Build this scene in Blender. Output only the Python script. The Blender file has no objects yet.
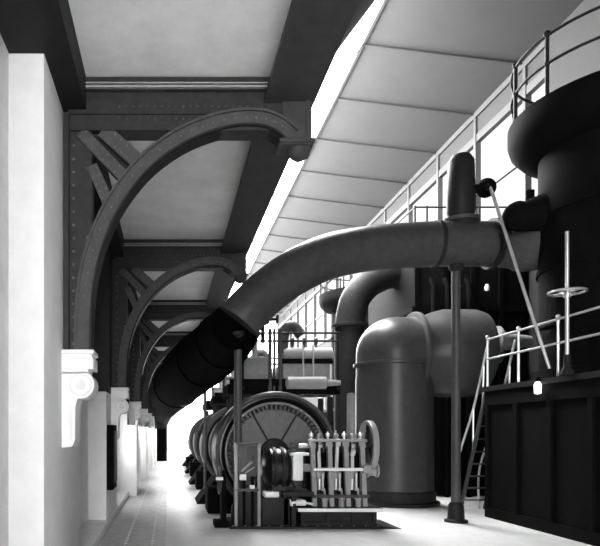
import bpy, bmesh, math, random
from mathutils import Vector, Matrix
random.seed(7)
S = bpy.context.scene
COL = S.collection
PI = math.pi
EYE = 1.6; F = 600.0; VX = 169.0; VY = 432.0

def P(px, py, Z):                       # a pixel of the photo at a known distance -> metres
    return Vector(((px - VX) * Z / F, Z, EYE + (VY - py) * Z / F))

# ------------------------------------------------------------------ materials
def mat(name, g, rough=0.6, metal=0.0, var=0.25, scale=6.0, bump=0.0, tint=(1, 1, 1), spec=0.5, fine=0.0):
    m = bpy.data.materials.new(name); m.use_nodes = True
    nt = m.node_tree; b = nt.nodes['Principled BSDF']
    b.inputs['Roughness'].default_value = rough
    b.inputs['Metallic'].default_value = metal
    b.inputs['Specular IOR Level'].default_value = spec
    tc = nt.nodes.new('ShaderNodeTexCoord')
    n = nt.nodes.new('ShaderNodeTexNoise'); n.inputs['Scale'].default_value = scale
    n.inputs['Detail'].default_value = 8; n.inputs['Roughness'].default_value = 0.72
    nt.links.new(tc.outputs['Object'], n.inputs['Vector'])
    r = nt.nodes.new('ShaderNodeValToRGB')
    lo, hi = g * (1 - var), min(0.95, g * (1 + var))
    r.color_ramp.elements[0].position = 0.3; r.color_ramp.elements[1].position = 0.7
    r.color_ramp.elements[0].color = (lo * tint[0], lo * tint[1], lo * tint[2], 1)
    r.color_ramp.elements[1].color = (hi * tint[0], hi * tint[1], hi * tint[2], 1)
    nt.links.new(n.outputs['Fac'], r.inputs['Fac'])
    nt.links.new(r.outputs['Color'], b.inputs['Base Color'])
    if bump:
        n2 = nt.nodes.new('ShaderNodeTexNoise'); n2.inputs['Scale'].default_value = scale * 5
        n2.inputs['Detail'].default_value = 5
        nt.links.new(tc.outputs['Object'], n2.inputs['Vector'])
        bp = nt.nodes.new('ShaderNodeBump'); bp.inputs['Strength'].default_value = bump
        bp.inputs['Distance'].default_value = 0.02
        nt.links.new(n2.outputs['Fac'], bp.inputs['Height'])
        nt.links.new(bp.outputs['Normal'], b.inputs['Normal'])
    return m

def emit(name, s):
    m = bpy.data.materials.new(name); m.use_nodes = True
    nt = m.node_tree; nt.nodes.remove(nt.nodes['Principled BSDF'])
    e = nt.nodes.new('ShaderNodeEmission'); e.inputs['Strength'].default_value = s
    e.inputs['Color'].default_value = (1, 1, 1, 1)
    nt.links.new(e.outputs[0], nt.nodes['Material Output'].inputs['Surface'])
    return m

M = dict(
    white=mat('white_plaster', 0.86, 0.9, var=0.06, scale=3, bump=0.1),
    tile=mat('glazed_wall', 0.78, 0.5, var=0.12, scale=5, bump=0.1),
    corbel=mat('white_stone', 0.9, 0.8, var=0.05, scale=8),
    panel=mat('grey_plaster', 0.88, 0.9, var=0.14, scale=2.2, bump=0.08),
    iron=mat('painted_bracket_iron', 0.034, 0.5, var=0.3, scale=9, bump=0.12, spec=0.12),
    ironlt=mat('lighter_bracket_iron', 0.07, 0.5, var=0.22, scale=9, bump=0.1, spec=0.12),
    rivet=mat('rivet_iron', 0.13, 0.4, var=0.1, scale=9, spec=0.12),
    beam=mat('dark_girder', 0.018, 0.6, var=0.3, scale=6, bump=0.1, spec=0.12),
    girder=mat('edge_girder', 0.055, 0.55, var=0.25, scale=6, bump=0.1, spec=0.12),
    pipe=mat('lagged_pipe', 0.06, 0.34, var=0.3, scale=7, bump=0.12, spec=0.3),
    pipeshade=mat('shaded_lagging', 0.0015, 0.9, var=0.3, scale=7, bump=0.15, spec=.03),  # same pipe run, shade under the gallery put into its colour
    vessel=mat('vessel_plate', 0.055, 0.36, var=0.25, scale=6, bump=0.1, spec=0.3),
    black=mat('black_engine_paint', 0.004, 0.85, var=0.35, scale=5, bump=0.15, spec=.08),
    blackgl=mat('black_enamel', 0.008, 0.3, var=0.3, scale=5, spec=0.35),
    dark=mat('dark_grey_iron', 0.022, 0.5, var=0.3, scale=8, bump=0.1, spec=0.12),
    mid=mat('mid_grey_iron', 0.07, 0.45, var=0.25, scale=10, bump=0.08, spec=0.25),
    light=mat('light_paint', 0.3, 0.4, var=0.12, scale=10),
    framegrey=mat('pump_frame_grey', 0.30, 0.4, var=0.2, scale=12, spec=0.25),
    disc=mat('disc_grey', 0.17, 0.5, var=0.2, scale=9, spec=0.25),
    steel=mat('bright_steel', 0.75, 0.28, metal=0.6, var=0.1, scale=10),
    enamel=mat('white_enamel', 0.85, 0.35, var=0.04, scale=5),
    floor=mat('pale_floor', 0.74, 0.75, var=0.10, scale=3.5, bump=0.05),
    plate=mat('floor_plate', 0.55, 0.6, var=0.25, scale=6, bump=0.15),
    roof=mat('roof_boards', 0.036, 0.9, var=0.10, scale=1.5),
    seam=mat('roof_batten', 0.028, 0.8, var=0.1, scale=4),
    wallr=mat('far_wall', 0.70, 0.9, var=0.1, scale=2),
    frieze=mat('grey_frieze', 0.024, 0.9, var=0.1, scale=3),
    walldk=mat('shaded_brick', 0.03, 0.9, var=0.25, scale=5),  # brick with shade put into its colour, dark also to cut bounce
    sash=mat('window_iron', 0.04, 0.6, var=0.1, scale=5),
    sky=emit('skylight_glass', 13.0),
    win=emit('daylit_window', 0.38),
    bayfill=emit('bay_fill_glow', 1.8),  # glow of the added bay panes, a fill for the pier fronts
    back=emit('tall_daylit_window', 9.0),
    farwin=emit('far_daylit_window', 4.0),
    bulb=emit('lamp_bulb', 1.2),
)

# ------------------------------------------------------------------ mesh builder
class MB:
    def __init__(s): s.bm = bmesh.new()
    def face(s, vs):
        try: return s.bm.faces.new(vs)
        except ValueError: return None
    def box(s, x0, x1, y0, y1, z0, z1, bev=0.0):
        r = bmesh.ops.create_cube(s.bm, size=1.0)
        vs = r['verts']
        for v in vs:
            v.co = Vector((x0 if v.co.x < 0 else x1, y0 if v.co.y < 0 else y1, z0 if v.co.z < 0 else z1))
        if bev:
            es = list({e for v in vs for e in v.link_edges})
            bmesh.ops.bevel(s.bm, geom=es, offset=bev, segments=2, affect='EDGES', profile=0.5)
        return s
    def prism(s, pts, y0, y1):          # polygon in the x-z plane, extruded along y
        a = [s.bm.verts.new((x, y0, z)) for x, z in pts]
        b = [s.bm.verts.new((x, y1, z)) for x, z in pts]
        s.face(a); s.face(b[::-1]); n = len(pts)
        for i in range(n): s.face((a[i], b[i], b[(i + 1) % n], a[(i + 1) % n]))
        return s
    def band(s, inner, outer, y0, y1):  # strip between two polylines in the x-z plane
        n = len(inner)
        R = [[s.bm.verts.new((p[0], y, p[1])) for p in L] for L in (inner, outer) for y in (y0, y1)]
        i0, i1, o0, o1 = R
        for k in range(n - 1):
            s.face((i0[k], i0[k+1], o0[k+1], o0[k])); s.face((i1[k], o1[k], o1[k+1], i1[k+1]))
            s.face((i0[k], i1[k], i1[k+1], i0[k+1])); s.face((o0[k], o0[k+1], o1[k+1], o1[k]))
        for k in (0, n - 1): s.face((i0[k], o0[k], o1[k], i1[k]))
        return s
    def tube(s, pts, rad, n=20, cap=True):
        pts = [Vector(p) for p in pts]
        if not hasattr(rad, '__len__'): rad = [rad] * len(pts)
        T = []
        for i in range(len(pts)):
            a = pts[max(0, i - 1)]; b = pts[min(len(pts) - 1, i + 1)]
            T.append((b - a).normalized())
        u = T[0].orthogonal().normalized(); rings = []
        for i, p in enumerate(pts):
            if i:
                q = T[i-1].rotation_difference(T[i]); u = q @ u
            u = (u - T[i] * u.dot(T[i])).normalized(); w = T[i].cross(u)
            rings.append([s.bm.verts.new(p + (u * math.cos(2*PI*k/n) + w * math.sin(2*PI*k/n)) * rad[i]) for k in range(n)])
        for i in range(len(rings) - 1):
            for k in range(n):
                s.face((rings[i][k], rings[i][(k+1) % n], rings[i+1][(k+1) % n], rings[i+1][k]))
        if cap: s.face(rings[0][::-1]); s.face(rings[-1])
        return s
    def lathe(s, prof, o, axis='z', n=48, cap=True):   # profile (radius, distance along axis)
        o = Vector(o)
        ax = {'x': (Vector((0,1,0)), Vector((0,0,1)), Vector((1,0,0))), 'y': (Vector((0,0,1)), Vector((1,0,0)), Vector((0,1,0))), 'z': (Vector((1,0,0)), Vector((0,1,0)), Vector((0,0,1)))}[axis]
        u, w, d = ax; rings = []
        for r, h in prof:
            if r < 1e-6: rings.append([s.bm.verts.new(o + d * h)])
            else: rings.append([s.bm.verts.new(o + d * h + (u * math.cos(2*PI*k/n) + w * math.sin(2*PI*k/n)) * r) for k in range(n)])
        for a, b in zip(rings, rings[1:]):
            for k in range(n):
                k2 = (k + 1) % n
                if len(a) == 1 and len(b) == 1: continue
                if len(a) == 1: s.face((a[0], b[k2], b[k]))
                elif len(b) == 1: s.face((a[k], a[k2], b[0]))
                else: s.face((a[k], a[k2], b[k2], b[k]))
        if cap:
            if len(rings[0]) > 1: s.face(rings[0][::-1])
            if len(rings[-1]) > 1: s.face(rings[-1])
        return s
    def ring(s, ro, ri, h0, h1, o, axis='y', n=64, round_=0.0):
        if round_:
            b = round_
            prof = [(ri, h0 + b), (ri + b, h0), (ro - b, h0), (ro - b*0.3, h0 + b*0.3), (ro, h0 + b), (ro, h1 - b), (ro - b*0.3, h1 - b*.3), (ro - b, h1), (ri + b, h1), (ri, h1 - b), (ri, h0 + b)]
        else: prof = [(ri, h0), (ro, h0), (ro, h1), (ri, h1), (ri, h0)]
        return s.lathe(prof, o, axis, n, cap=False)
    def torus(s, R, r, o, axis='z', n=40, m=10):
        prof = [(R + r * math.cos(2*PI*k/m), r * math.sin(2*PI*k/m)) for k in range(m + 1)]
        return s.lathe(prof, o, axis, n, cap=False)
    def ball(s, o, r, sz=1.0, n=16):
        prof = [(r * math.sin(PI*k/10), -r * sz * math.cos(PI*k/10)) for k in range(11)]
        return s.lathe(prof, o, 'z', n, cap=False)
    def bar(s, a, b, w, d=None):        # rectangular bar between two points
        a = Vector(a); b = Vector(b); t = (b - a).normalized(); d = d or w
        u = t.cross(Vector((0, 1, 0)))
        if u.length < 1e-3: u = t.cross(Vector((1, 0, 0)))
        u.normalize(); v = t.cross(u).normalized()
        q = [(-1,-1),(1,-1),(1,1),(-1,1)]
        A = [s.bm.verts.new(a + u*i*w/2 + v*j*d/2) for i, j in q]; B = [s.bm.verts.new(b + u*i*w/2 + v*j*d/2) for i, j in q]
        s.face(A[::-1]); s.face(B)
        for k in range(4): s.face((A[k], A[(k+1) % 4], B[(k+1) % 4], B[k]))
        return s
    def rivets(s, pts, r, d=(0, -1, 0)):
        d = Vector(d).normalized(); u = d.orthogonal().normalized(); w = d.cross(u)
        for p in pts:
            p = Vector(p)
            A = [s.bm.verts.new(p + (u*math.cos(2*PI*k/8) + w*math.sin(2*PI*k/8))*r) for k in range(8)]
            B = [s.bm.verts.new(p + d*r*.6 + (u*math.cos(2*PI*k/8) + w*math.sin(2*PI*k/8))*r*.6) for k in range(8)]
            for f in [s.face((A[k], A[(k+1) % 8], B[(k+1) % 8], B[k])) for k in range(8)] + [s.face(B)]: f.material_index = 1
        return s
    def build(s, name, m, parent=None, origin=None, sharp=0.6, m2=None):
        bmesh.ops.recalc_face_normals(s.bm, faces=s.bm.faces[:])
        o_ = Vector(origin) if origin is not None else (wloc(parent) if parent else Vector((0, 0, 0)))
        for v in s.bm.verts: v.co -= o_
        me = bpy.data.meshes.new(name); s.bm.to_mesh(me); s.bm.free()
        me.polygons.foreach_set('use_smooth', [True] * len(me.polygons))
        me.set_sharp_from_angle(angle=sharp)
        me.materials.append(M[m])
        if m2: me.materials.append(M[m2])
        o = bpy.data.objects.new(name, me); COL.objects.link(o)
        if parent: o.parent = parent
        else: o.location = o_
        return o

def wloc(o):
    v = Vector((0, 0, 0))
    while o: v = v + o.location; o = o.parent
    return v
def tag(o, label, cat, group=None):
    o['label'] = label; o['category'] = cat
    if group: o['group'] = group
    return o
def thing(name, loc, label, cat, group=None):
    o = bpy.data.objects.new(name, None); COL.objects.link(o); o.location = loc
    o.empty_display_size = 0.2
    return tag(o, label, cat, group)
def struct(mb, name, m):
    o = mb.build(name, m); o['kind'] = 'structure'; return o
def dup(root, d, label, group=None):
    KIDS = {}
    r = root.copy(); COL.objects.link(r); r.location = root.location + Vector(d); r['label'] = label
    if group: r['group'] = group
    for ch in list(root.children):
        c = ch.copy(); COL.objects.link(c); c.parent = r
        for g in list(ch.children):
            e = g.copy(); COL.objects.link(e); e.parent = c
    return r
def catmull(pts, k=8):
    pts = [Vector(p) for p in pts]; out = []
    for i in range(len(pts) - 1):
        p0 = pts[max(0, i-1)]; p1 = pts[i]; p2 = pts[i+1]; p3 = pts[min(len(pts)-1, i+2)]
        for j in range(k):
            t = j / k
            out.append(0.5 * ((2*p1) + (p2-p0)*t + (2*p0-5*p1+4*p2-p3)*t*t + (3*p1-p0-3*p2+p3)*t*t*t))
    out.append(pts[-1]); return out

# ------------------------------------------------------------------ the hall
ZB, ZE = -7.0, 50.0
BAY = 5.0; Z1 = 6.05; NB = 8
struct(MB().box(-2.4, 9.4, ZB, ZE, -0.3, 0.0), 'floor', 'floor')
fp = MB().box(-1.05, -0.05, 1.0, 42, 0.0, 0.006)
rv = fp; rv.rivets([(x, 5.5 + .22*i, .006) for x in (-.62, -.24) for i in range(130)], .022, (0, 0, 1))
o = rv.build('floor_panel', 'plate', m2='enamel'); o['kind'] = 'structure'
WALLTOP = 4.79
LOW = 2.28                              # pale dado below, dark wall band and iron pier tops above
w = MB().box(-2.0, -1.35, ZB, 7.0, 0, WALLTOP); w.box(-2.0, -1.35, 7.0, ZE, 0, LOW)
struct(w, 'wall_left', 'tile')
struct(MB().box(-2.0, -1.35, 7.0, ZE, LOW, WALLTOP), 'wall_left_dark', 'beam')
struct(MB().box(-2.4, -2.0, ZB, ZE, 0, 12.2), 'wall_left_upper', 'wallr')
for k in range(-2, NB):
    zc = Z1 + BAY * k
    b = MB().box(-1.36, -1.05, zc - 1.0, zc + 1.0, 0, WALLTOP if k < 1 else LOW, 0.01)
    struct(b, 'pillar_left', 'white')
    if k > 0: struct(MB().box(-1.36, -1.05, zc - .5, zc + .5, LOW, WALLTOP), 'pillar_left_iron', 'iron')
n_ = 1
for k in range(2, 6):
    zc = Z1 + BAY * k
    struct(MB().box(-1.06, -0.80 + .05*(k-2), zc - 1.05, zc + .9, 0, 1.78, 0.02), 'trim_%d' % n_, 'enamel'); n_ += 1
struct(MB().box(-1.36, -1.0, 7.06, 42, 0, 0.13, 0.01), 'baseboard_left', 'tile')
for k in range(1, 6):                   # glowing panes added in hidden bays to brighten the pier fronts
    zc = Z1 + BAY * k
    struct(MB().box(-1.36, -1.345, zc + 1.25, zc + 3.75, .8, 2.15), 'window_%d' % (4 + k), 'bayfill')
    fr = MB()  # sash bars over the added pane
    for j in range(4): fr.box(-1.35, -1.325, zc + 1.22 + j*.84, zc + 1.27 + j*.84, .78, 2.17)
    for z in (.78, 1.45, 2.13): fr.box(-1.35, -1.32, zc + 1.22, zc + 3.79, z, z + .045)
    struct(fr, 'window_frame', 'sash')
# gallery floor above the aisle, seen from below
struct(MB().box(-2.0, 1.40, ZB, 46, 5.11, 5.42), 'ceiling', 'panel')
struct(MB().box(-2.0, -0.82, ZB, 46, WALLTOP, 5.12), 'trim_cornice_left', 'beam')
g = MB().box(1.0, 1.38, ZB, 46, 4.90, 5.6)
g.box(0.94, 1.44, ZB, 46, 4.86, 4.91); g.box(0.94, 1.44, ZB, 46, 5.6, 5.66)
struct(g, 'gallery_beam', 'girder')
# roof: a glazed strip over the engines, boards towards the far wall
def rh(x): return 10.96 + (9.0 - x) * 0.122
roof = MB()
def slab(mb, xa, xb, ya, yb, t=.2, d=0.0):
    mb.prism([(xa, rh(xa) + d), (xb, rh(xb) + d), (xb, rh(xb) + d + t), (xa, rh(xa) + d + t)], ya, yb)
roof.box(-2.4, 2.6, ZB, ZE, 8.2, 8.4); slab(roof, 4.9, 9.3, ZB, ZE)
struct(roof, 'roof', 'roof')
sk = MB(); RX, RZ = 4.9, rh(4.9)
sk.prism([(2.6, 8.4), (RX, RZ), (RX + .05, RZ + .05), (2.65, 8.4)], 12.8, ZE); struct(sk, 'window_1', 'sky')
rn = MB(); rn.prism([(2.6, 8.4), (RX, RZ), (RX, RZ + .05), (2.6, 8.45)], ZB, 12.8); struct(rn, 'ceiling_slope', 'roof')
bt = MB()
for i in range(24):
    y = 5.4 + 2.45 * i
    if y > ZE: break
    slab(bt, 4.9, 9.0, y, y + .06, .05, -.05)
for i in range(12):
    y = 5.4 + 4.9 * i
    if y < ZE: bt.prism([(2.64, 8.36), (RX + .04, RZ - .03), (RX, RZ), (2.6, 8.4)], y, y + .05)
slab(bt, 4.86, 4.95, ZB, ZE, .08, -.06)
struct(bt, 'roof_trim', 'seam')
# far wall of the hall with its clerestory
SILL = 6.8
struct(MB().box(9.0, 9.4, ZB, ZE, 0, SILL), 'wall_right', 'walldk')
WS = 14.3
wr = MB().box(9.0, 9.4, ZB, WS, SILL, 11.0); wr.box(9.02, 9.4, WS, ZE, 10.15, 11.0)
struct(wr, 'wall_right_upper', 'frieze')
struct(MB().box(9.2, 9.3, WS, ZE, SILL, 10.15), 'window_2', 'win')
sa = MB()
y = 15.15
while y < ZE:
    sa.box(8.96, 9.12, y - .06, y + .06, SILL, 10.95); y += 2.45
sa.box(8.98, 9.12, WS, ZE, 10.08, 10.3); sa.box(8.95, 9.15, WS, ZE, 10.8, 11.0); sa.box(8.95, 9.15, WS, ZE, SILL, SILL + .12)
sa.box(9.02, 9.1, WS, ZE, 8.5, 8.56)
struct(sa, 'window_frame', 'sash')
struct(MB().box(-2.4, 9.4, ZE, ZE + .3, 0, 12.4), 'wall_far', 'wallr')
struct(MB().box(1.3, 8.7, ZE - .06, ZE - .02, 1.0, 10.6), 'window_3', 'farwin')
bw = MB().box(-2.4, 9.4, ZB - .3, ZB, 0, 12.4)
struct(bw, 'wall_back', 'walldk')
struct(MB().box(-1.3, 1.9, ZB + .02, ZB + .06, 0.6, 7.6), 'window_4', 'back')

# ------------------------------------------------------------------ gallery brackets
SC = Z1 / F
def q(px, py): return ((px - VX) * SC, EYE + (VY - py) * SC)
def bracket():
    root = thing('gallery_bracket', (q(65, 0)[0], Z1, q(0, 352)[1]),
                 'largest riveted iron arch bracket, resting on the biggest white scroll corbel', 'bracket', 'arched iron brackets under the gallery')
    y0, y1 = Z1 - .10, Z1 + .10
    # wall plate
    b = MB(); b.box(q(65,0)[0] , q(93,0)[0], y0 + .012, y1 - .01, q(0,352)[1], q(0,120)[1])
    b.box(q(66,0)[0], q(71,0)[0], y0 - .05, y0 + .02, q(0,352)[1], q(0,120)[1])
    r = b
    r.rivets([(q(75,0)[0], y0 + .012, q(0, 345 - 13*i)[1]) for i in range(16)], .016)
    r.rivets([(q(89,0)[0], y0 - .02, q(0, 345 - 13*i)[1]) for i in range(9)], .016)
    b.build('wall_plate', 'iron', root, m2='rivet')
    # horizontal beam with mouldings
    b = MB(); xa, xb = q(70, 0)[0], q(282, 0)[0]
    b.box(xa, xb, y0, y1, q(0,136)[1], q(0,94)[1])
    b.box(xa, xb, y0 - .05, y1 + .05, q(0,98)[1], q(0,91)[1], .01)
    b.box(xa, xb, y0 - .02, y1 + .02, q(0,91)[1], 5.11)
    b.box(xa, xb, y0 - .02, y0, q(0,120)[1], q(0,116)[1]); b.box(xa, xb, y0 - .02, y0, q(0,136)[1], q(0,131)[1])
    b.rivets([(q(120 + 7*i,0)[0], y0, q(0,y)[1]) for i in range(22) for y in (112, 124)], .013)
    tb = b.build('top_beam', 'iron', root, m2='ironlt')
    b = MB()
    b.box(q(88,0)[0], q(280,0)[0], y0 - .075, y0 - .045, q(0,97)[1], q(0,95)[1]); b.box(q(88,0)[0], q(280,0)[0], y0 - .075, y0 - .045, q(0,93.2)[1], q(0,92)[1])
    b.box(q(88,0)[0], q(270,0)[0], y0 - .10, y0 - .02, q(0,80)[1], q(0,78)[1])
    b.build('moulding', 'framegrey', tb)
    # arch rib: web and soffit
    ins = [(93,352),(93.5,325),(95,300),(98,278),(103,257),(110,237),(120,216),(133,196),(148,178),(165,163),(185,150),(205,141),(225,135),(245,132.5),(262,134),(275,140),(284,148)]
    I = [Vector(p) for p in ins]; Ic = [v for v in catmull([Vector((p.x, p.y, 0)) for p in I], 4)]
    def off(L, d):
        out = []
        for i, p in enumerate(L):
            t = (L[min(i+1, len(L)-1)] - L[max(0, i-1)]).normalized()
            out.append((p.x + t.y * d, p.y - t.x * d))
        return out
    base = [(p.x, p.y) for p in Ic]
    o18 = off(Ic, 17); o3 = off(Ic, 2.2); o14 = off(Ic, 14.5)
    # the offset must go up and left of the curve
    if o18[len(o18)//2][1] > base[len(base)//2][1]:
        o18 = off(Ic, -17); o3 = off(Ic, -2.2); o14 = off(Ic, -14.5)
    m_ = lambda L: [q(*p) for p in L]
    b = MB(); b.band(m_(base), m_(o18), y0 - .032, y0 + .05); b.band(m_(o14), m_(o18), y0 - .055, y0)
    mid = off(Ic, 8.5 if o18 == off(Ic, 17) else -8.5)
    b.rivets([(*(q(*mid[i])[:1]), y0 - .032, q(*mid[i])[1]) for i in range(2, len(mid) - 4, 2)], .012)
    rib = b.build('arch_rib', 'ironlt', root, m2='rivet')
    b = MB(); b.band(m_(base), m_(o3), y0 - .05, y1 - .01); b.build('soffit_flange', 'beam', rib)
    # spandrel struts
    def strut(a, c, w_):
        b = MB(); A = Vector((q(*a)[0], y0 + .03, q(*a)[1])); C_ = Vector((q(*c)[0], y0 + .03, q(*c)[1]))
        b.bar(A, C_, w_ * SC, .08)
        n = int((C_ - A).length / .075)
        t = (C_ - A).normalized(); nrm = Vector((-t.z, 0, t.x))
        b.rivets([A + (C_-A)*(i+.5)/n + nrm*s_*w_*SC*.3 + Vector((0,-.04,0)) for i in range(n) for s_ in (-1, 1)], .011)
        return b.build('strut', 'ironlt', root, m2='rivet')
    strut((82,137), (126,182), 12); strut((104,135), (146,173), 15); strut((93,170), (112,212), 11)
    b = MB(); b.bar(Vector((q(88,0)[0], y0 + .07, q(0,131)[1])), Vector((q(135,0)[0], y0 + .07, q(0,177)[1])), 12*SC, .02); b.build('back_plate', 'beam', root)
    # pendant at the outer end
    b = MB(); b.box(q(280,0)[0], q(309,0)[0], y0 - .03, y1 + .03, q(0,150)[1], 4.9, .01)
    b.box(q(277,0)[0], q(312,0)[0], y0 - .06, y1 + .06, q(0,149)[1], q(0,145)[1], .008)
    b.box(q(303,0)[0], q(306,0)[0], y0 - .05, y0 - .03, q(0,145)[1], q(0,106)[1])
    pe = b.build('pendant', 'girder', root)
    b = MB(); b.lathe([(0.0, -.12), (.05, -.115), (.09, -.085), (.11, -.04), (.11, 0.0)], (q(299,0)[0], Z1, q(0,149)[1]), 'z', 24)
    b.build('drop', 'girder', pe)
    return root
BR = bracket()
ordn = ['second', 'third', 'fourth', 'fifth', 'sixth', 'seventh', 'eighth']
for k in range(1, NB):
    dup(BR, (0, BAY * k, 0), 'riveted iron arch bracket, %s from the front down the aisle' % ordn[k-1])

def corbel():
    root = thing('scroll_corbel', (q(65,0)[0], Z1, q(0,447)[1]), 'biggest white scroll corbel, under the largest arch bracket', 'corbel', 'white scroll corbels under the brackets')
    y0, y1 = Z1 - .17, Z1 + .17
    b = MB()
    pts = [(64.5,374),(90,374)]
    for k in range(13):
        a = math.radians(-50 + k * 150 / 12); pts.append((83 + 13.5*math.cos(a), 386 + 13.5*math.sin(a)))
    pts += [(79.5,402),(78,408),(77.5,440),(75,446),(67,447),(64.5,447)]
    b.prism([q(*p) for p in pts], y0, y1); b.box(q(68,0)[0], q(74,0)[0], y0 - .015, y0, q(0,440)[1], q(0,400)[1])
    body = b.build('scroll_body', 'corbel', root)
    b = MB(); b.ring(.115, .095, -.012, .0, (q(83,0)[0], y0, q(0,386)[1]), 'y', 24); b.ring(.05, .0001, -.015, 0, (q(83,0)[0], y0, q(0,386)[1]), 'y', 20)
    b.build('volute', 'tile', body)
    b = MB(); b.box(q(64.5,0)[0], q(96,0)[0], y0 - .02, y1 + .02, q(0,356)[1], q(0,352)[1], .005); b.box(q(64.5,0)[0], q(94,0)[0], y0, y1, q(0,359)[1], q(0,356)[1])
    b.box(q(64.5,0)[0], q(95.5,0)[0], y0 - .015, y1 + .015, q(0,371)[1], q(0,359)[1], .01); b.box(q(64.5,0)[0], q(90,0)[0], y0, y1, q(0,375)[1], q(0,371)[1])
    b.build('capital', 'corbel', root)
    return root
CB = corbel()
for k in range(1, NB):
    dup(CB, (0, BAY * k, 0), 'white scroll corbel on the %s pier from the front' % ordn[k-1])

t = thing('wall_box', (-1.05, 10.45, .6), 'narrow dark box fixed to the side of the second pier', 'box')
MB().box(-1.05, -.94, 10.1, 10.8, .62, 1.72, .01).build('body', 'black', t)
MB().box(-.94, -.925, 10.16, 10.74, .72, 1.62, .005).build('cover', 'dark', t)

# ------------------------------------------------------------------ great pipe
path = [P(498,244,10.7), P(470,244,10.7), P(440,244,10.7), P(400,246,10.65), P(360,250,10.6), P(325,258,10.5), P(292,274,10.4), P(266,293,10.35), P(248,310,10.3), P(238,322,10.3)]
t = thing('swan_neck_pipe', P(440,244,10.7), 'great grey curved steam pipe crossing the hall high above the pump', 'pipe')
pc = catmull(path, 8)
MB().tube(pc, .39, 40).build('pipe_barrel', 'pipe', t)
def collar(p, d, R, L):
    d = Vector(d).normalized(); return MB().tube([Vector(p) - d*L/2, Vector(p) + d*L/2], R, 40)
collar(P(436,244,10.7), (1,0,0), .405, .07).build('lagging_band', 'dark', t)
collar(P(492,244,10.7), (1,0,0), .44, .09).build('flange', 'dark', t)
dd = pc[-1] - pc[-4]
collar(pc[-1] - dd.normalized()*.03, dd, .445, .07).build('flange', 'mid', t)
# its continuation below the gallery, coloured dark to carry the gallery's shade
t = thing('exhaust_main', P(210,350,11.5), 'dark fat exhaust main sloping down beneath the gallery arches', 'pipe')
ep = [pc[-1] + dd.normalized()*.06, P(230,334,10.95), P(214,350,12.0), P(190,370,13.4), P(174,388,16.4), P(165,402,21), P(163,413,29), P(161,424,33)]
rr = [.42, .50, .57, .61, .61, .56, .45, .33]
ec = catmull(ep, 8); er = []
for i in range(len(ec)):
    f = i / 8; a = min(int(f), len(rr) - 2); er.append(rr[a] + (rr[a+1] - rr[a]) * (f - a))
MB().tube(ec, er, 36).build('pipe_barrel', 'pipeshade', t)
MB().tube([ec[-1], ec[-1] + Vector((0,0,-.3)), Vector((ec[-1].x, ec[-1].y, 0))], .33, 24).build('down_pipe', 'pipeshade', t)
for i in (12, 20, 30): collar(ec[i], ec[i+1] - ec[i-1], er[i] + .02, .10).build('joint_band', 'pipeshade', t)
# branch pipe under it
t = thing('branch_pipe', P(200,380,14.2), 'short pale branch pipe slung beneath the dark exhaust main', 'pipe')
a, b_ = P(188,391,14.6), P(214,369,13.8)
MB().tube(catmull([a + Vector((-.1,.5,-.25)), a, b_, b_ + Vector((.2,-.1,.3))], 6), .14, 20).build('pipe_barrel', 'mid', t)
collar(a, b_ - a, .18, .06).build('flange', 'dark', t)
MB().tube([P(205,378,14.0), Vector((P(205,378,14.0).x, 14.0, 0))], .035, 10).build('stand', 'mid', t)

# posts that carry the pipe
def post(px, Z, ztop, r, label):
    x = (px - VX) * Z / F
    t = thing('pipe_post', (x, Z, 0), label, 'post', 'round posts carrying the great pipe')
    MB().lathe([(r*1.1, .0), (r*1.05, 1.0), (r*.95, ztop - .06)], (x, Z, 0), 'z', 20).build('shaft', 'mid', t)
    MB().lathe([(r*2.6, 0), (r*2.6, .04), (r*1.9, .06), (r*1.7, .3), (r*1.2, .36)], (x, Z, 0), 'z', 24).build('foot', 'dark', t)
    MB().lathe([(r*1.0, ztop - .12), (r*1.7, ztop - .05), (r*1.7, ztop)], (x, Z, 0), 'z', 20).build('head', 'dark', t)
post(456, 10.67, P(456, 265, 10.67).z, .075, 'tall round post standing on the open floor beside the ladder')
post(238, 10.36, P(238, 332, 10.36).z, .07, 'slim round post rising behind the switch panel')

# relief valve on top of the pipe
c = P(461, 215, 10.7)
t = thing('relief_valve', c, 'domed relief valve standing on top of the great pipe', 'valve')
b = MB(); h0 = P(0,224,10.7).z; h1 = P(0,155,10.7).z
b.lathe([(.30, h0-.08), (.30, h0+.04), (.19, h0 + .08), (.24, h0 + .2), (.23, h0 + .75), (.22, h1 - .12), (.16, h1 - .02), (.06, h1), (0, h1)], (c.x, c.y, 0), 'z', 32)
b.build('dome', 'dark', t)
MB().ring(.31, .22, 0, .06, (c.x, c.y, h0 + .02), 'z', 32).build('flange', 'mid', t)
v = P(486, 188, 10.7)
b = MB(); b.ball(v, .17); b.tube([(c.x + .2, v.y, v.z - .02), v], .08, 16); b.tube([v, P(491, 186, 10.12)], .05, 12); b.tube([v + Vector((.05,0,0)), v + Vector((.07,0,.16))], .025, 8)
b.build('side_valve', 'black', t)

t = tag(MB().tube([P(490, 186, 10.15), P(553, 379, 9.5)], .026, 12).build('operating_rod', 'steel', origin=P(553,379,9.5)), 'long thin slanting rod from the side valve down to the deck', 'rod')
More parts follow.
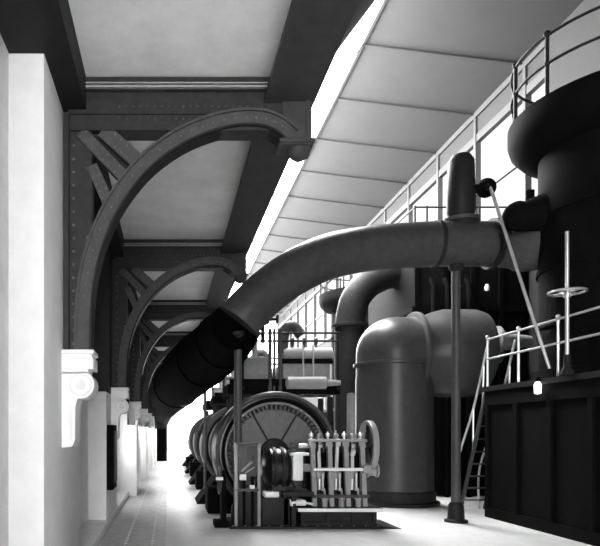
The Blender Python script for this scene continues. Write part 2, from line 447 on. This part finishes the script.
# elbow into the engine
t = thing('inlet_elbow', P(515,245,10.7), 'pale bulging elbow joining the great pipe to the dark engine', 'pipe')
MB().tube(catmull([P(497,244,10.7), P(515,246,10.65), P(532,246,10.4), (6.75, 9.95, P(0,244,10.5).z)], 8), [.36]*4 + [.39]*8 + [.42]*13, 32).build('elbow_barrel', 'mid', t)
MB().tube([P(500,240,10.7), P(503,240,10.7)], .43, 32).build('flange', 'light', t)
b = MB(); cc = P(524, 216, 10.0)
b.tube([cc + Vector((-.18,0,-.05)), cc + Vector((.25,-.1,.02)), cc + Vector((1.0,-.3,.12))], [.2, .3, .36], 20); b.ball(cc + Vector((-.1,0,0)), .24); b.ball(cc + Vector((.45,-.2,.05)), .33)
b.tube([cc + Vector((.1,0,.1)), cc + Vector((.1,0,.42))], .07, 12)
b.build('throttle_valve', 'black', t)

# ------------------------------------------------------------------ engines with round galleries
EX, EZ = 7.25, 9.6
def engine():
    root = thing('steam_engine', (EX, EZ, 0), 'big black upright engine with round railed gallery, its deck holding the bright handwheel spindle', 'engine', 'black upright engines with round galleries')
    b = MB(); b.box(6.02, 8.9, EZ - 3.0, EZ + 1.75, 0, 2.36)
    b.box(5.97, 6.03, EZ - 3.0, EZ + 1.75, 0, .18); b.box(5.97, 6.03, EZ - 3.0, EZ + 1.75, 2.1, 2.36)
    for i in range(6): b.box(5.97, 6.03, EZ - 3.0 + i*.93, EZ - 2.9 + i*.93, .18, 2.1)
    b.build('bed_casing', 'black', root)
    b = MB(); b.box(5.93, 8.9, EZ - 3.05, EZ + 1.8, 2.36, 2.45); b.build('deck', 'dark', root)
    R = 1.15
    b = MB(); b.lathe([(R+.1, 2.45), (R+.1, 2.6), (R, 2.62), (R, 6.1), (R+.05, 6.15)], (EX, EZ, 0), 'z', 56)
    for h in (3.3, 4.2, 5.1): b.ring(R + .03, R - .05, 0, .08, (EX, EZ, h), 'z', 56)
    b.build('cylinder', 'black', root)
    GT = 6.72
    b = MB(); b.lathe([(R, 6.1), (1.42, 6.2), (1.56, 6.36), (1.6, 6.5), (1.6, GT), (0, GT)], (EX, EZ, 0), 'z', 72); gal = b.build('gallery', 'black', root)
    for i in range(12):
        a = 2*PI*(i + .55)/12; p = Vector((EX + 1.54*math.cos(a), EZ + 1.54*math.sin(a), GT))
        b = MB(); b.tube([p, p + Vector((0,0,.95))], .03, 10); b.ball(p + Vector((0,0,.96)), .05, n=10); b.ball(p + Vector((0,0,.5)), .042, n=10)
        b.build('rail_post', 'dark', root)
    for h in (.5, .93):
        MB().torus(1.54, .022, (EX, EZ, GT + h), 'z', 72, 8).build('guard_rail', 'iron', root)
    # deck railing along the aisle side
    ys = [EZ - 2.95, EZ - 1.6, EZ - .35, EZ + .7, EZ + 1.7]
    for y in ys:
        b = MB(); b.tube([(6.0, y, 2.45), (6.0, y, 3.36)], .022, 10); b.ball((6.0, y, 3.38), .035, n=10); b.build('deck_post', 'steel', root)
    for h in (2.97, 3.34):
        MB().tube([(6.0, ys[0], h), (6.0, ys[-1], h)], .02, 10).build('deck_rail', 'steel', root)
    return root
EN = engine()
dup(EN, (0, 12.8, 0), 'black upright engine with round railed gallery, mostly hidden behind the two bent pipes')

# valve spindle with handwheel
x, y = 6.02, 8.92
t = thing('valve_spindle', (x - .1, y, 2.45), 'bright vertical valve spindle with a flat handwheel on the deck', 'valve')
MB().tube([(x-.1, y, 2.45), (x-.1, y, 4.58)], .028, 12).build('spindle', 'steel', t)
b = MB(); b.torus(.24, .02, (x-.1, y, 3.68), 'z', 32, 8)
for k in range(4): b.tube([(x-.1, y, 3.68), (x-.1 + .24*math.cos(k*PI/2+.3), y + .24*math.sin(k*PI/2+.3), 3.68)], .012, 8)
b.lathe([(.05, 3.6), (.06, 3.66), (.04, 3.74)], (x-.1, y, 0), 'z', 16); b.build('handwheel', 'steel', t)
MB().lathe([(.09, 2.45), (.09, 2.5), (.05, 2.56), (.045, 2.75)], (x-.1, y, 0), 'z', 20).build('pedestal', 'dark', t)

# lamp under the deck edge
p = P(526, 388, 9.6)
t = thing('pendant_lamp', (5.9, 9.6, p.z), 'small white lamp bulb hanging under the railed deck edge', 'lamp')
MB().lathe([(0, -.1), (.05, -.085), (.055, .06), (.03, .1), (0, .11)], (5.9, 9.6, p.z), 'z', 16).build('bulb', 'bulb', t)
MB().lathe([(.03, .1), (.035, .17)], (5.9, 9.6, p.z), 'z', 12).build('socket', 'black', t)
MB().tube([(5.9, 9.6, p.z + .17), (5.9, 9.6, 2.37)], .01, 8).build('cord', 'black', t)

# ladder up to the deck
t = thing('ladder_stair', (6.25, 12.3, 0), 'steep iron ladder with pale handrails up to the railed deck', 'ladder')
A = [Vector((6.05, 12.45, 0)), Vector((6.55, 12.45, 0))]; B = [Vector((6.05, 11.42, 2.42)), Vector((6.55, 11.42, 2.42))]
for a, b_ in zip(A, B): MB().bar(a, b_, .035, .09).build('stringer', 'mid', t)
for k in range(9):
    f = (k + .8) / 9.6; MB().bar(A[0].lerp(B[0], f), A[1].lerp(B[1], f), .03, .1).build('tread', 'mid', t)
for a, b_ in zip(A, B):
    off = Vector((-.03, -.02, 0))
    MB().tube(catmull([a + off + Vector((-.03,.12,0)), a + off + Vector((-.03,.1,.85)), a.lerp(b_, .5) + Vector((-.02,-.05,.85)), b_ + off + Vector((0,-.03,.75)), b_ + off + Vector((0,-.1,.92))], 5), .022, 10).build('handrail', 'steel', t)
    m1 = a.lerp(b_, .5); MB().tube([m1, m1 + Vector((-.02,-.05,.85))], .018, 8).build('rail_support', 'steel', t)
    m1 = a.lerp(b_, .85); MB().tube([m1, m1 + Vector((-.02,-.08,.80))], .018, 8).build('rail_support', 'steel', t)

# black condenser casing behind
t = thing('condenser_casing', (7.5, 17, 0), 'tall black boxy casing behind the horizontal drum, railed on top', 'machine')
b = MB(); b.box(6.1, 8.9, 14.95, 18.4, 0, 6.1, .05)
for z in (1.4, 3.0, 4.6): b.box(6.04, 8.9, 14.9, 18.45, z, z + .12)
for x in (6.1, 6.8, 7.5, 8.2): b.box(x, x + .1, 14.89, 14.96, 0, 6.1)
b.build('body', 'black', t)
for (x, y) in ((6.15, 15.0), (6.45, 15.0), (7.75, 15.0), (8.85, 15.0), (6.15, 18.3)):
    MB().tube([(x, y, 6.1), (x, y, 7.25)], .025, 8).build('rail_post', 'dark', t)
for z in (6.75, 7.22):
    MB().tube([(6.15, 18.3, z), (6.15, 15.0, z), (8.85, 15.0, z)], .022, 8).build('guard_rail', 'dark', t)
for (px, py) in ((458, 287), (487, 288), (479, 334)):
    p = P(px, py, 14.6)
    MB().lathe([(0,-.09), (.05,-.06), (.06,.02), (.03,.09), (0,.1)], p, 'z', 14).build('oil_cup', 'enamel', t)
    MB().tube([p, (p.x, 14.9, p.z - .05)], .012, 8).build('oil_pipe', 'dark', t)
for px in (436, 450, 472):
    x = (px - VX) * 14.6 / F
    MB().tube([(x, 14.75, 0), (x, 14.75, 5.2), (x, 14.9, 5.4)], .06, 12).build('riser_pipe', 'black', t)

# ------------------------------------------------------------------ vertical vessel with elbow and drum
VZ = 13.5; VXc = P(394, 0, VZ).x; R = .83; ax = 3.36
t = thing('elbow_vessel', (VXc, VZ, 0), 'fat grey upright exhaust pipe with elbow and drum beside the pump', 'pipe')
b = MB()
prof = [(R, .1), (R, ax - .55)]
b.lathe(prof, (VXc, VZ, 0), 'z', 64); b.build('upright_barrel', 'vessel', t)
b = MB()
prof = [(R*.985, ax - .6), (R*.985, ax)] + [(R*.985*math.cos(a), ax + R*.985*math.sin(a)) for a in [PI/2*k/14 for k in range(1, 15)]]
b.lathe(prof, (VXc, VZ, 0), 'z', 64)
xr = P(413, 0, VZ).x
b.lathe([(R*.98, 0), (R*.98, xr - VXc)], (VXc, VZ, ax), 'x', 64)
b.build('elbow', 'vessel', t)
MB().lathe([(R+.12, 0), (R+.12, .07), (R+.04, .09), (R+.04, .3), (R+.005, .32)], (VXc, VZ, 0), 'z', 64).build('base_flange', 'dark', t)
MB().ring(R + .05, R - .1, -.04, .04, (VXc, VZ, P(0, 365, VZ).z), 'z', 64, .01).build('flange', 'vessel', t)
MB().ring(R + .10, R - .1, -.05, .05, (xr, VZ, ax), 'x', 64, .02).build('flange', 'mid', t)
b = MB(); X = lambda px: P(px, 0, VZ).x - xr
b.lathe([(R-.02, X(414)), (R+.0, X(420)), (R+.09, X(430)), (R+.15, X(440)), (R+.15, X(470)), (R+.1, X(477)), (R-.12, X(483)), (R-.4, X(487)), (.22, X(489)), (.2, X(500))], (xr, VZ, ax), 'x', 64); b.build('drum', 'vessel', t)
b = MB(); b.ring(.34, .1, X(495), X(497.5), (xr, VZ, ax + .28), 'x', 32); b.lathe([(.22, X(488)), (.22, X(502)), (.17, X(514)), (.12, X(530))], (xr, VZ, ax + .28), 'x', 32); b.build('outlet_nozzle', 'light', t)

# second bent pipe behind
PZ = 16.2; r2 = .39
t = thing('bent_pipe', P(349, 432, PZ), 'dark bent pipe rising behind the first generator and curving over', 'pipe')
xs = P(349.5, 0, PZ).x
bp = [(xs, PZ, 0), (xs, PZ, 2.0), (xs, PZ, P(0, 335, PZ).z), P(350, 322, PZ), P(355, 300, PZ), P(368, 284, PZ), P(386, 275, PZ), P(396, 274, PZ)]
MB().tube(catmull(bp, 8), r2, 32).build('pipe_barrel', 'dark', t)
MB().ring(r2 + .09, r2 - .05, -.05, .05, (xs, PZ, P(0, 326, PZ).z), 'z', 40, .01).build('flange', 'dark', t)
MB().lathe([(r2 + .14, 0), (r2 + .14, .1), (r2, .14)], (xs, PZ, 0), 'z', 32).build('foot', 'dark', t)

# ------------------------------------------------------------------ generators
GX, GH, GY = 2.07, 1.2, 11.6
def generator():
    root = thing('generator', (GX, GY + .8, 0), 'great ring shaped generator just behind the switch panel and pump', 'generator', 'ring generators in a row along the aisle')
    c = (GX, GY, GH)
    MB().ring(1.19, .99, 0, 1.0, c, 'y', 96, .07).build('stator_ring', 'blackgl', root)
    b = MB(); b.torus(1.135, .045, c, 'y', 96, 10); b.build('rim_moulding', 'mid', root)
    MB().torus(1.18, .025, (GX, GY + .95, GH), 'y', 96, 8).build('rear_moulding', 'dark', root)
    b = MB(); b.ring(.985, .93, .06, .6, c, 'y', 96, .02); b.build('inner_ring', 'light', root)
    b = MB()
    for k in range(64):
        a = 2*PI*k/64; b.bar((GX + .93*math.cos(a), GY + .10, GH + .93*math.sin(a)), (GX + .84*math.cos(a), GY + .10, GH + .84*math.sin(a)), .05, .22)
    b.build('winding', 'mid', root)
    MB().lathe([(.86, .16), (.86, .3)], c, 'y', 64).build('rotor_disc', 'disc', root)
    for k in range(6):
        a = PI/2 + PI/6 + k*PI/3
        MB().bar((GX + .2*math.cos(a), GY + .15, GH + .2*math.sin(a)), (GX + .85*math.cos(a), GY + .15, GH + .85*math.sin(a)), .035, .04).build('spoke', 'dark', root)
    MB().lathe([(.0, -.10), (.12, -.10), (.13, .0), (.26, .02), (.28, .16)], c, 'y', 32).build('hub', 'dark', root)
    MB().tube([(GX, GY + .2, GH), (GX, GY + 3.6, GH)], .11, 20).build('shaft', 'steel', root)
    MB().box(GX - 1.32, GX - .75, GY + .1, GY + .9, 0.0, .5, .03).build('foot', 'black', root)
    MB().box(GX + .75, GX + 1.32, GY + .1, GY + .9, 0.0, .5, .03).build('foot', 'black', root)
    MB().prism([(GX - 1.45, 0), (GX - .8, 0), (GX - .8, .55), (GX - 1.05, .55)], GY + 1.7, GY + 2.9).build('bearing_pedestal', 'black', root)
    b = MB(); b.ring(1.13, .9, 1.35, 1.75, c, 'y', 72, .05); b.build('flywheel_rim', 'dark', root)
    b = MB()
    for k in range(6):
        a = k*PI/3; b.bar((GX, GY + 1.55, GH), (GX + .95*math.cos(a), GY + 1.55, GH + .95*math.sin(a)), .12, .1)
    b.build('flywheel_spokes', 'dark', root)
    return root
GE = generator()
dup(GE, (0, 4.9, 0), 'ring shaped generator, second along the aisle')
dup(GE, (0, 9.8, 0), 'ring shaped generator, third along the aisle')
dup(GE, (0, 14.7, 0), 'ring shaped generator, fourth along the aisle')

# upright engine with railed top behind each generator
def vengine():
    YZ = 14.3; s = YZ / F
    X = lambda px: (px - VX) * s
    H = lambda py: EYE + (VY - py) * s
    root = thing('upright_engine', (3.0, YZ, 0), 'grey upright engine with railed top deck behind the first generator', 'engine', 'upright engines behind the generators')
    for x in (1.55, 2.7, 3.9):
        for y in (YZ + .25, YZ + 1.15):
            MB().lathe([(.14, 0), (.14, .1), (.08, .14), (.07, H(396))], (x, y, 0), 'z', 16).build('column', 'dark', root)
    b = MB(); b.box(X(228), X(340), YZ, YZ + 1.4, H(394), H(384)); b.box(X(230), X(292), YZ - .05, YZ + .1, H(386), H(379)); b.build('entablature', 'black', root)
    MB().box(X(243), X(270), YZ + .1, YZ + .8, H(381), H(358), .02).build('valve_chest', 'framegrey', root)
    MB().box(X(241.5), X(271), YZ + .06, YZ + .84, H(359), H(356.5), .005).build('chest_lid', 'light', root)
    MB().box(X(284), X(332), YZ + .15, YZ + 1.1, H(382), H(362), .03).build('cylinder_block', 'framegrey', root)
    b = MB(); b.lathe([(.1, 0), (.17, .03), (.17, X(336) - X(284) - .03), (.1, X(336) - X(284))], (X(284), YZ + .3, H(353)), 'x', 28); b.build('receiver', 'light', root)
    MB().box(X(283), X(334), YZ + .12, YZ + .5, H(363), H(358)).build('cradle', 'black', root)
    b = MB(); b.lathe([(.05, 0), (.15, .04), (.15, .95), (.08, 1.0), (.06, 1.3)], (X(285), YZ - .05, H(383)), 'x', 24); b.build('valve_cylinder', 'light', root)
    b = MB()
    for px in (303, 313): b.tube([(X(px), YZ - .05, H(384)), (X(px), YZ, H(345))], .02, 8)
    b.build('valve_rod', 'steel', root)
    g_ = catmull([(X(285), YZ + .3, H(352)), (X(286), YZ + .3, H(335)), (X(290), YZ + .3, H(325)), (X(297), YZ + .3, H(325)), (X(304), YZ + .3, H(334))], 5)
    MB().tube(g_, .13, 20).build('gooseneck', 'mid', root)
    b = MB(); b.lathe([(.07, H(356)), (.07, H(335)), (.1, H(334)), (.1, H(311)), (.05, H(308))], (X(257), YZ + .4, 0), 'z', 20); b.build('steam_column', 'light', root)
    b = MB(); b.lathe([(.05, H(340)), (.05, H(322)), (.16, H(320)), (.15, H(312)), (.07, H(308)), (.06, H(298))], (X(266), YZ + .5, 0), 'z', 20); b.tube([(X(266), YZ + .5, H(316)), (X(280), YZ + .5, H(315))], .04, 12); b.torus(.1, .02, (X(281), YZ + .5, H(315)), 'x', 20, 6)
    b.build('stop_valve', 'dark', root)
    for px in (270, 274, 280):
        b = MB(); b.tube([(X(px), YZ - .02, H(394)), (X(px), YZ - .02, H(329))], .045 if px != 274 else .03, 12); b.build('upright', 'mid', root)
    for px in (243, 338): MB().tube([(X(px), YZ, H(390)), (X(px), YZ, H(332))], .025, 8).build('rail_post', 'dark', root)
    for py in (333, 341): MB().tube([(X(240), YZ, H(py)), (X(340), YZ, H(py))], .025, 8).build('guard_rail', 'dark', root)
    for px in (296, 308, 320): MB().lathe([(.03, H(345)), (.045, H(341)), (.045, H(336)), (0, H(334))], (X(px), YZ + .4, 0), 'z', 12).build('oil_cup', 'mid', root)
    return root
VE = vengine()
dup(VE, (0, 4.9, 0), 'grey upright engine with railed deck behind the second generator')
dup(VE, (0, 9.8, 0), 'grey upright engine with railed deck behind the third generator')

# ------------------------------------------------------------------ pump set in front
XX = lambda px: (px - VX) / 60.0
HH = lambda py: EYE + (VY - py) / 60.0
PY = 10.0
b = MB(); b.box(1.0, 3.55, PY - .12, PY + 1.0, 0, .04, .008); b.prism([(3.5, 0), (3.85, 0), (3.5, .04)], PY - .1, PY + .95)
b.rivets([(1.06 + .2*i, PY - .06, .04) for i in range(13)], .02, (0, 0, 1)); tag(b.build('bed_plate', 'dark', origin=(2.3, 10.4, 0), m2='light'), 'low dark iron bed plate on the floor under the pump and motor', 'base plate')

t = thing('plunger_pump', (2.9, PY + .4, .04), 'three throw plunger pump with bright frames and a small flywheel', 'pump')
b = MB(); b.box(2.2, 3.45, PY, PY + .8, .04, .1); b.box(2.25, 3.4, PY + .05, PY + .75, .1, .27)
for x in (2.2, 2.62, 3.05, 3.4): b.box(x, x + .06, PY - .01, PY + .05, .1, .27)
b.build('bed', 'dark', t)
MB().box(2.42, 3.36, PY + .62, PY + .68, .34, 1.28, .01).build('dark_backing', 'black', t)  # dark sheet filling the gaps between the frames
MB().box(2.12, 3.55, PY - .03, PY + .82, .265, .335, .015).build('bed_rim', 'dark', t)
MB().box(2.14, 3.53, PY - .075, PY - .03, .275, .335, .01).build('front_rail', 'enamel', t)
fx = [2.46, 2.75, 3.03, 3.31]
for x in fx:
    b = MB()
    b.bar((x, PY + .15, .335), (x, PY + .31, 1.38), .075, .09)
    b.build('frame', 'framegrey' if x in fx[:1] else 'light', t)
    b = MB(); b.bar((x, PY + .60, .335), (x, PY + .48, 1.36), .06, .07); b.build('rear_frame', 'black', t)
    b = MB(); b.box(x - .06, x + .06, PY + .28, PY + .50, 1.34, 1.46, .015); b.box(x - .075, x + .075, PY + .31, PY + .47, 1.44, 1.48, .005); b.build('bearing', 'light', t)
    b = MB(); b.lathe([(.02, 1.48), (.02, 1.51), (.038, 1.53), (.038, 1.57), (.012, 1.59), (.012, 1.61)], (x, PY + .39, 0), 'z', 14); b.build('oil_cup', 'steel', t)
MB().tube([(2.25, PY + .39, 1.36), (3.62, PY + .39, 1.36)], .04, 16).build('crankshaft', 'steel', t)
for i, x in enumerate([2.605, 2.89, 3.17]):
    ph = i * 2*PI/3 + .5; cz = 1.36 + .1*math.sin(ph); cy = PY + .39 + .1*math.cos(ph)
    b = MB()
    for s_ in (-.06, .06): b.lathe([(.12, -.015), (.12, .015)], (x + s_, PY + .39, 1.36), 'x', 24)
    b.build('crank_disc', 'dark', t)
    b = MB(); b.bar((x, cy, cz), (x, PY + .39, .86), .055, .05); b.lathe([(.07, -.04), (.07, .04)], (x, cy, cz), 'x', 20); b.build('connecting_rod', 'steel', t)
    b = MB(); b.box(x - .07, x + .07, PY + .3, PY + .48, .80, .92, .01); b.build('crosshead', 'light', t)
    b = MB(); b.lathe([(.05, .5), (.05, .82)], (x, PY + .39, 0), 'z', 20); b.build('plunger', 'steel', t)
    b = MB(); b.lathe([(.11, .335), (.11, .5), (.12, .5), (.12, .56), (.07, .58), (.07, .60)], (x, PY + .39, 0), 'z', 24); b.build('barrel', 'dark', t)
    b = MB(); b.lathe([(.05, .335), (.05, .46), (.065, .47), (.065, .52), (.02, .54), (.02, .62)], (x + .02, PY + .12, 0), 'z', 16); b.build('valve_box', 'light', t)
    b = MB(); b.tube([(x - .02, PY + .08, .64), (x - .02, PY + .08, .9)], .018, 8); b.ball((x - .02, PY + .07, .64), .035, n=10); b.build('drain_cock', 'steel', t)
for x in (2.6, 2.89, 3.17):
    b = MB(); b.tube([(x, PY + .39, 1.46), (x, PY + .39, 1.5)], .05, 14); b.lathe([(.03, 1.5), (.045, 1.52), (.045, 1.56), (.015, 1.58), (.015, 1.63)], (x, PY + .39, 0), 'z', 12); b.build('lubricator', 'light', t)
b = MB(); b.box(2.38, 3.38, PY + .22, PY + .30, 1.43, 1.47, .008); b.build('cap_rail', 'light', t)
b = MB(); b.tube([(2.4, PY + .07, .52), (3.36, PY + .07, .52)], .028, 12); b.build('delivery_pipe', 'mid', t)
b = MB(); b.box(3.28, 3.42, PY + .1, PY + .25, .9, 1.04, .02); b.build('valve_block', 'light', t)
b = MB(); b.box(2.42, 3.26, PY + .06, PY + .13, .945, .995, .01); b.build('tie_bar', 'enamel', t)
b = MB(); b.ring(.44, .37, -.05, .05, (3.46, PY + .42, 1.36), 'x', 48, .01); b.build('flywheel_rim', 'light', t)
b = MB(); b.lathe([(.07, -.07), (.07, .07)], (3.46, PY + .42, 1.36), 'x', 20)
for k in range(5):
    a = 2*PI*k/5 + .2; b.bar((3.46, PY + .42, 1.36), (3.46, PY + .42 + .38*math.cos(a), 1.36 + .38*math.sin(a)), .04, .05)
b.build('flywheel_spokes', 'dark', t)
b = MB(); b.lathe([(.12, 0), (.12, .04), (.09, .05), (.09, .16), (.12, .17), (.12, .2)], (3.38, PY + .3, .94), 'x', 24); b.tube([(3.3, PY + .3, .94), (3.6, PY + .3, .94)], .03, 10); b.build('pulley', 'light', t)

t = thing('air_vessel', (3.05, 10.95, 0), 'slender grey air pipe standing upright just behind the pump', 'pipe')
xa = P(351, 0, 10.95).x
b = MB(); b.lathe([(.11, .0), (.11, .08), (.075, .1), (.075, P(0, 395, 10.95).z), (.05, P(0, 393, 10.95).z), (0, P(0, 393, 10.95).z)], (xa, 10.95, 0), 'z', 20); b.build('pipe_barrel', 'framegrey', t)
MB().lathe([(.11, 1.5), (.11, 1.56)], (xa, 10.95, 0), 'z', 20).build('collar', 'light', t)

t = thing('electric_motor', (1.95, PY + .45, .04), 'round black electric motor on an iron pedestal between pump and switch panel', 'motor')
b = MB(); b.box(1.56, 2.02, PY + .02, PY + .8, .04, .5, .01); b.box(1.9, 2.42, PY + .0, PY + .75, .52, .6, .01)
for x in (1.92, 2.05): b.box(x, x + .07, PY + .02, PY + .72, .04, .52)
b.build('pedestal', 'dark', t)
b = MB(); b.lathe([(.0, 1.6), (.14, 1.6), (.3, 1.66), (.36, 1.74), (.36, 2.0), (.3, 2.08), (.12, 2.1), (0, 2.1)], (0, PY + .45, .96), 'x', 48); b.box(1.75, 2.0, PY + .2, PY + .7, .5, .7)
b.build('motor_body', 'blackgl', t)
b = MB(); b.ring(.385, .3, 1.78, 1.84, (0, PY + .45, .96), 'x', 48); b.ring(.385, .3, 1.92, 1.97, (0, PY + .45, .96), 'x', 48); b.build('pole_ring', 'dark', t)
b = MB(); b.box(2.08, 2.26, PY + .08, PY + .55, .78, 1.24, .03); b.box(2.05, 2.36, PY + .1, PY + .5, 1.2, 1.25, .01); b.build('gear_case', 'enamel', t)
b = MB(); b.lathe([(.09, 1.25), (.09, 1.28), (.05, 1.3), (.05, 1.36), (.02, 1.38), (.02, 1.42)], (2.1, PY + .3, 0), 'z', 16); b.build('grease_cup', 'mid', t)
b = MB(); b.tube([(2.26, PY + .3, .98), (2.44, PY + .35, .98)], .07, 16); b.build('coupling', 'light', t)
b = MB(); b.tube([(1.4, PY + .4, .93), (1.62, PY + .4, .93)], .1, 20); b.build('shaft_end', 'light', t)
b = MB(); b.box(1.6, 1.85, PY + .05, PY + .3, .5, .6, .02); b.build('terminal_box', 'enamel', t)
b = MB(); b.box(1.98, 2.3, PY + .05, PY + .4, .36, .46, .02); b.tube(catmull([(2.05, PY, .37), (2.05, PY - .02, .42), (2.2, PY - .02, .43), (2.4, PY, .40)], 5), .02, 8); b.build('oil_tray', 'enamel', t)

t = thing('switch_panel', (1.3, PY - .02, .04), 'upright framed switch panel with pale edges at the foot of the slim post', 'switch panel')
for x, m in ((1.11, 'light'), (1.49, 'framegrey')):
    MB().box(x - .025, x + .025, PY - .08, PY - .02, .04, 1.42, .005).build('frame_post', m, t)
for z in (.62, 1.39): MB().box(1.1, 1.5, PY - .08, PY - .03, z, z + .04, .005).build('cross_bar', 'mid', t)
MB().box(1.14, 1.47, PY - .05, PY - .025, .86, 1.38, .005).build('slate', 'mid', t)
b = MB(); b.lathe([(.075, 0), (.075, -.05)], (1.37, PY - .05, 1.24), 'y', 24); b.build('dial', 'blackgl', t)
b = MB(); b.bar((1.2, PY - .07, .95), (1.36, PY - .07, 1.1), .03, .03); b.ball((1.36, PY - .08, 1.1), .03, n=10); b.bar((1.26, PY - .07, .92), (1.42, PY - .07, 1.02), .02, .02); b.build('lever', 'light', t)
b = MB(); b.box(1.17, 1.28, PY - .08, PY + .0, .8, .9, .01); b.box(1.34, 1.42, PY - .08, PY, .66, .72, .01); b.build('fuse_block', 'enamel', t)
b = MB(); b.box(1.22, 1.27, PY - .06, PY - .03, .04, .86); b.box(1.36, 1.41, PY - .06, PY - .03, .04, .86); b.build('conduit', 'black', t)
b = MB(); b.box(1.13, 1.47, PY - .02, PY + .14, .04, .6, .01); b.build('resistance_box', 'dark', t)
t = thing('starting_gear', (1.02, PY + .2, 0), 'small dark hand wheel on a black stand beside the switch panel', 'machine')
b = MB(); b.box(.98, 1.06, PY + .05, PY + .35, 0, .95, .01); b.box(.86, 1.1, PY, PY + .4, 0.0, .1, .01); b.build('stand', 'black', t)
b = MB(); b.torus(.22, .022, (.96, PY + .2, .78), 'x', 32, 8)
for k in range(4): b.tube([(.96, PY + .2, .78), (.96, PY + .2 + .22*math.cos(k*PI/2), .78 + .22*math.sin(k*PI/2))], .014, 8)
b.tube([(.9, PY + .2, .78), (1.0, PY + .2, .78)], .03, 10); b.build('handwheel', 'mid', t)
b = MB(); b.box(.88, 1.0, PY - .04, PY + .02, .80, .85); b.build('handle', 'enamel', t)
t.location.x -= .10

# ------------------------------------------------------------------ world and camera
wd = bpy.data.worlds.new('World'); S.world = wd; wd.use_nodes = True
bg = wd.node_tree.nodes['Background']; bg.inputs[0].default_value = (1, 1, 1, 1); bg.inputs[1].default_value = 1.0
cam = bpy.data.cameras.new('Camera'); co = bpy.data.objects.new('Camera', cam); COL.objects.link(co)
co.location = (0, 0, EYE); co.rotation_euler = (PI/2, 0, 0)
cam.sensor_width = 36; cam.lens = 36; cam.shift_x = (300 - VX) / 600; cam.shift_y = (VY - 273) / 600
cam.clip_end = 200
S.camera = co
S.view_settings.view_transform = 'Standard'; S.view_settings.look = 'None'
S.view_settings.exposure = 1.6; S.view_settings.gamma = 1.0
S.view_settings.use_curve_mapping = False
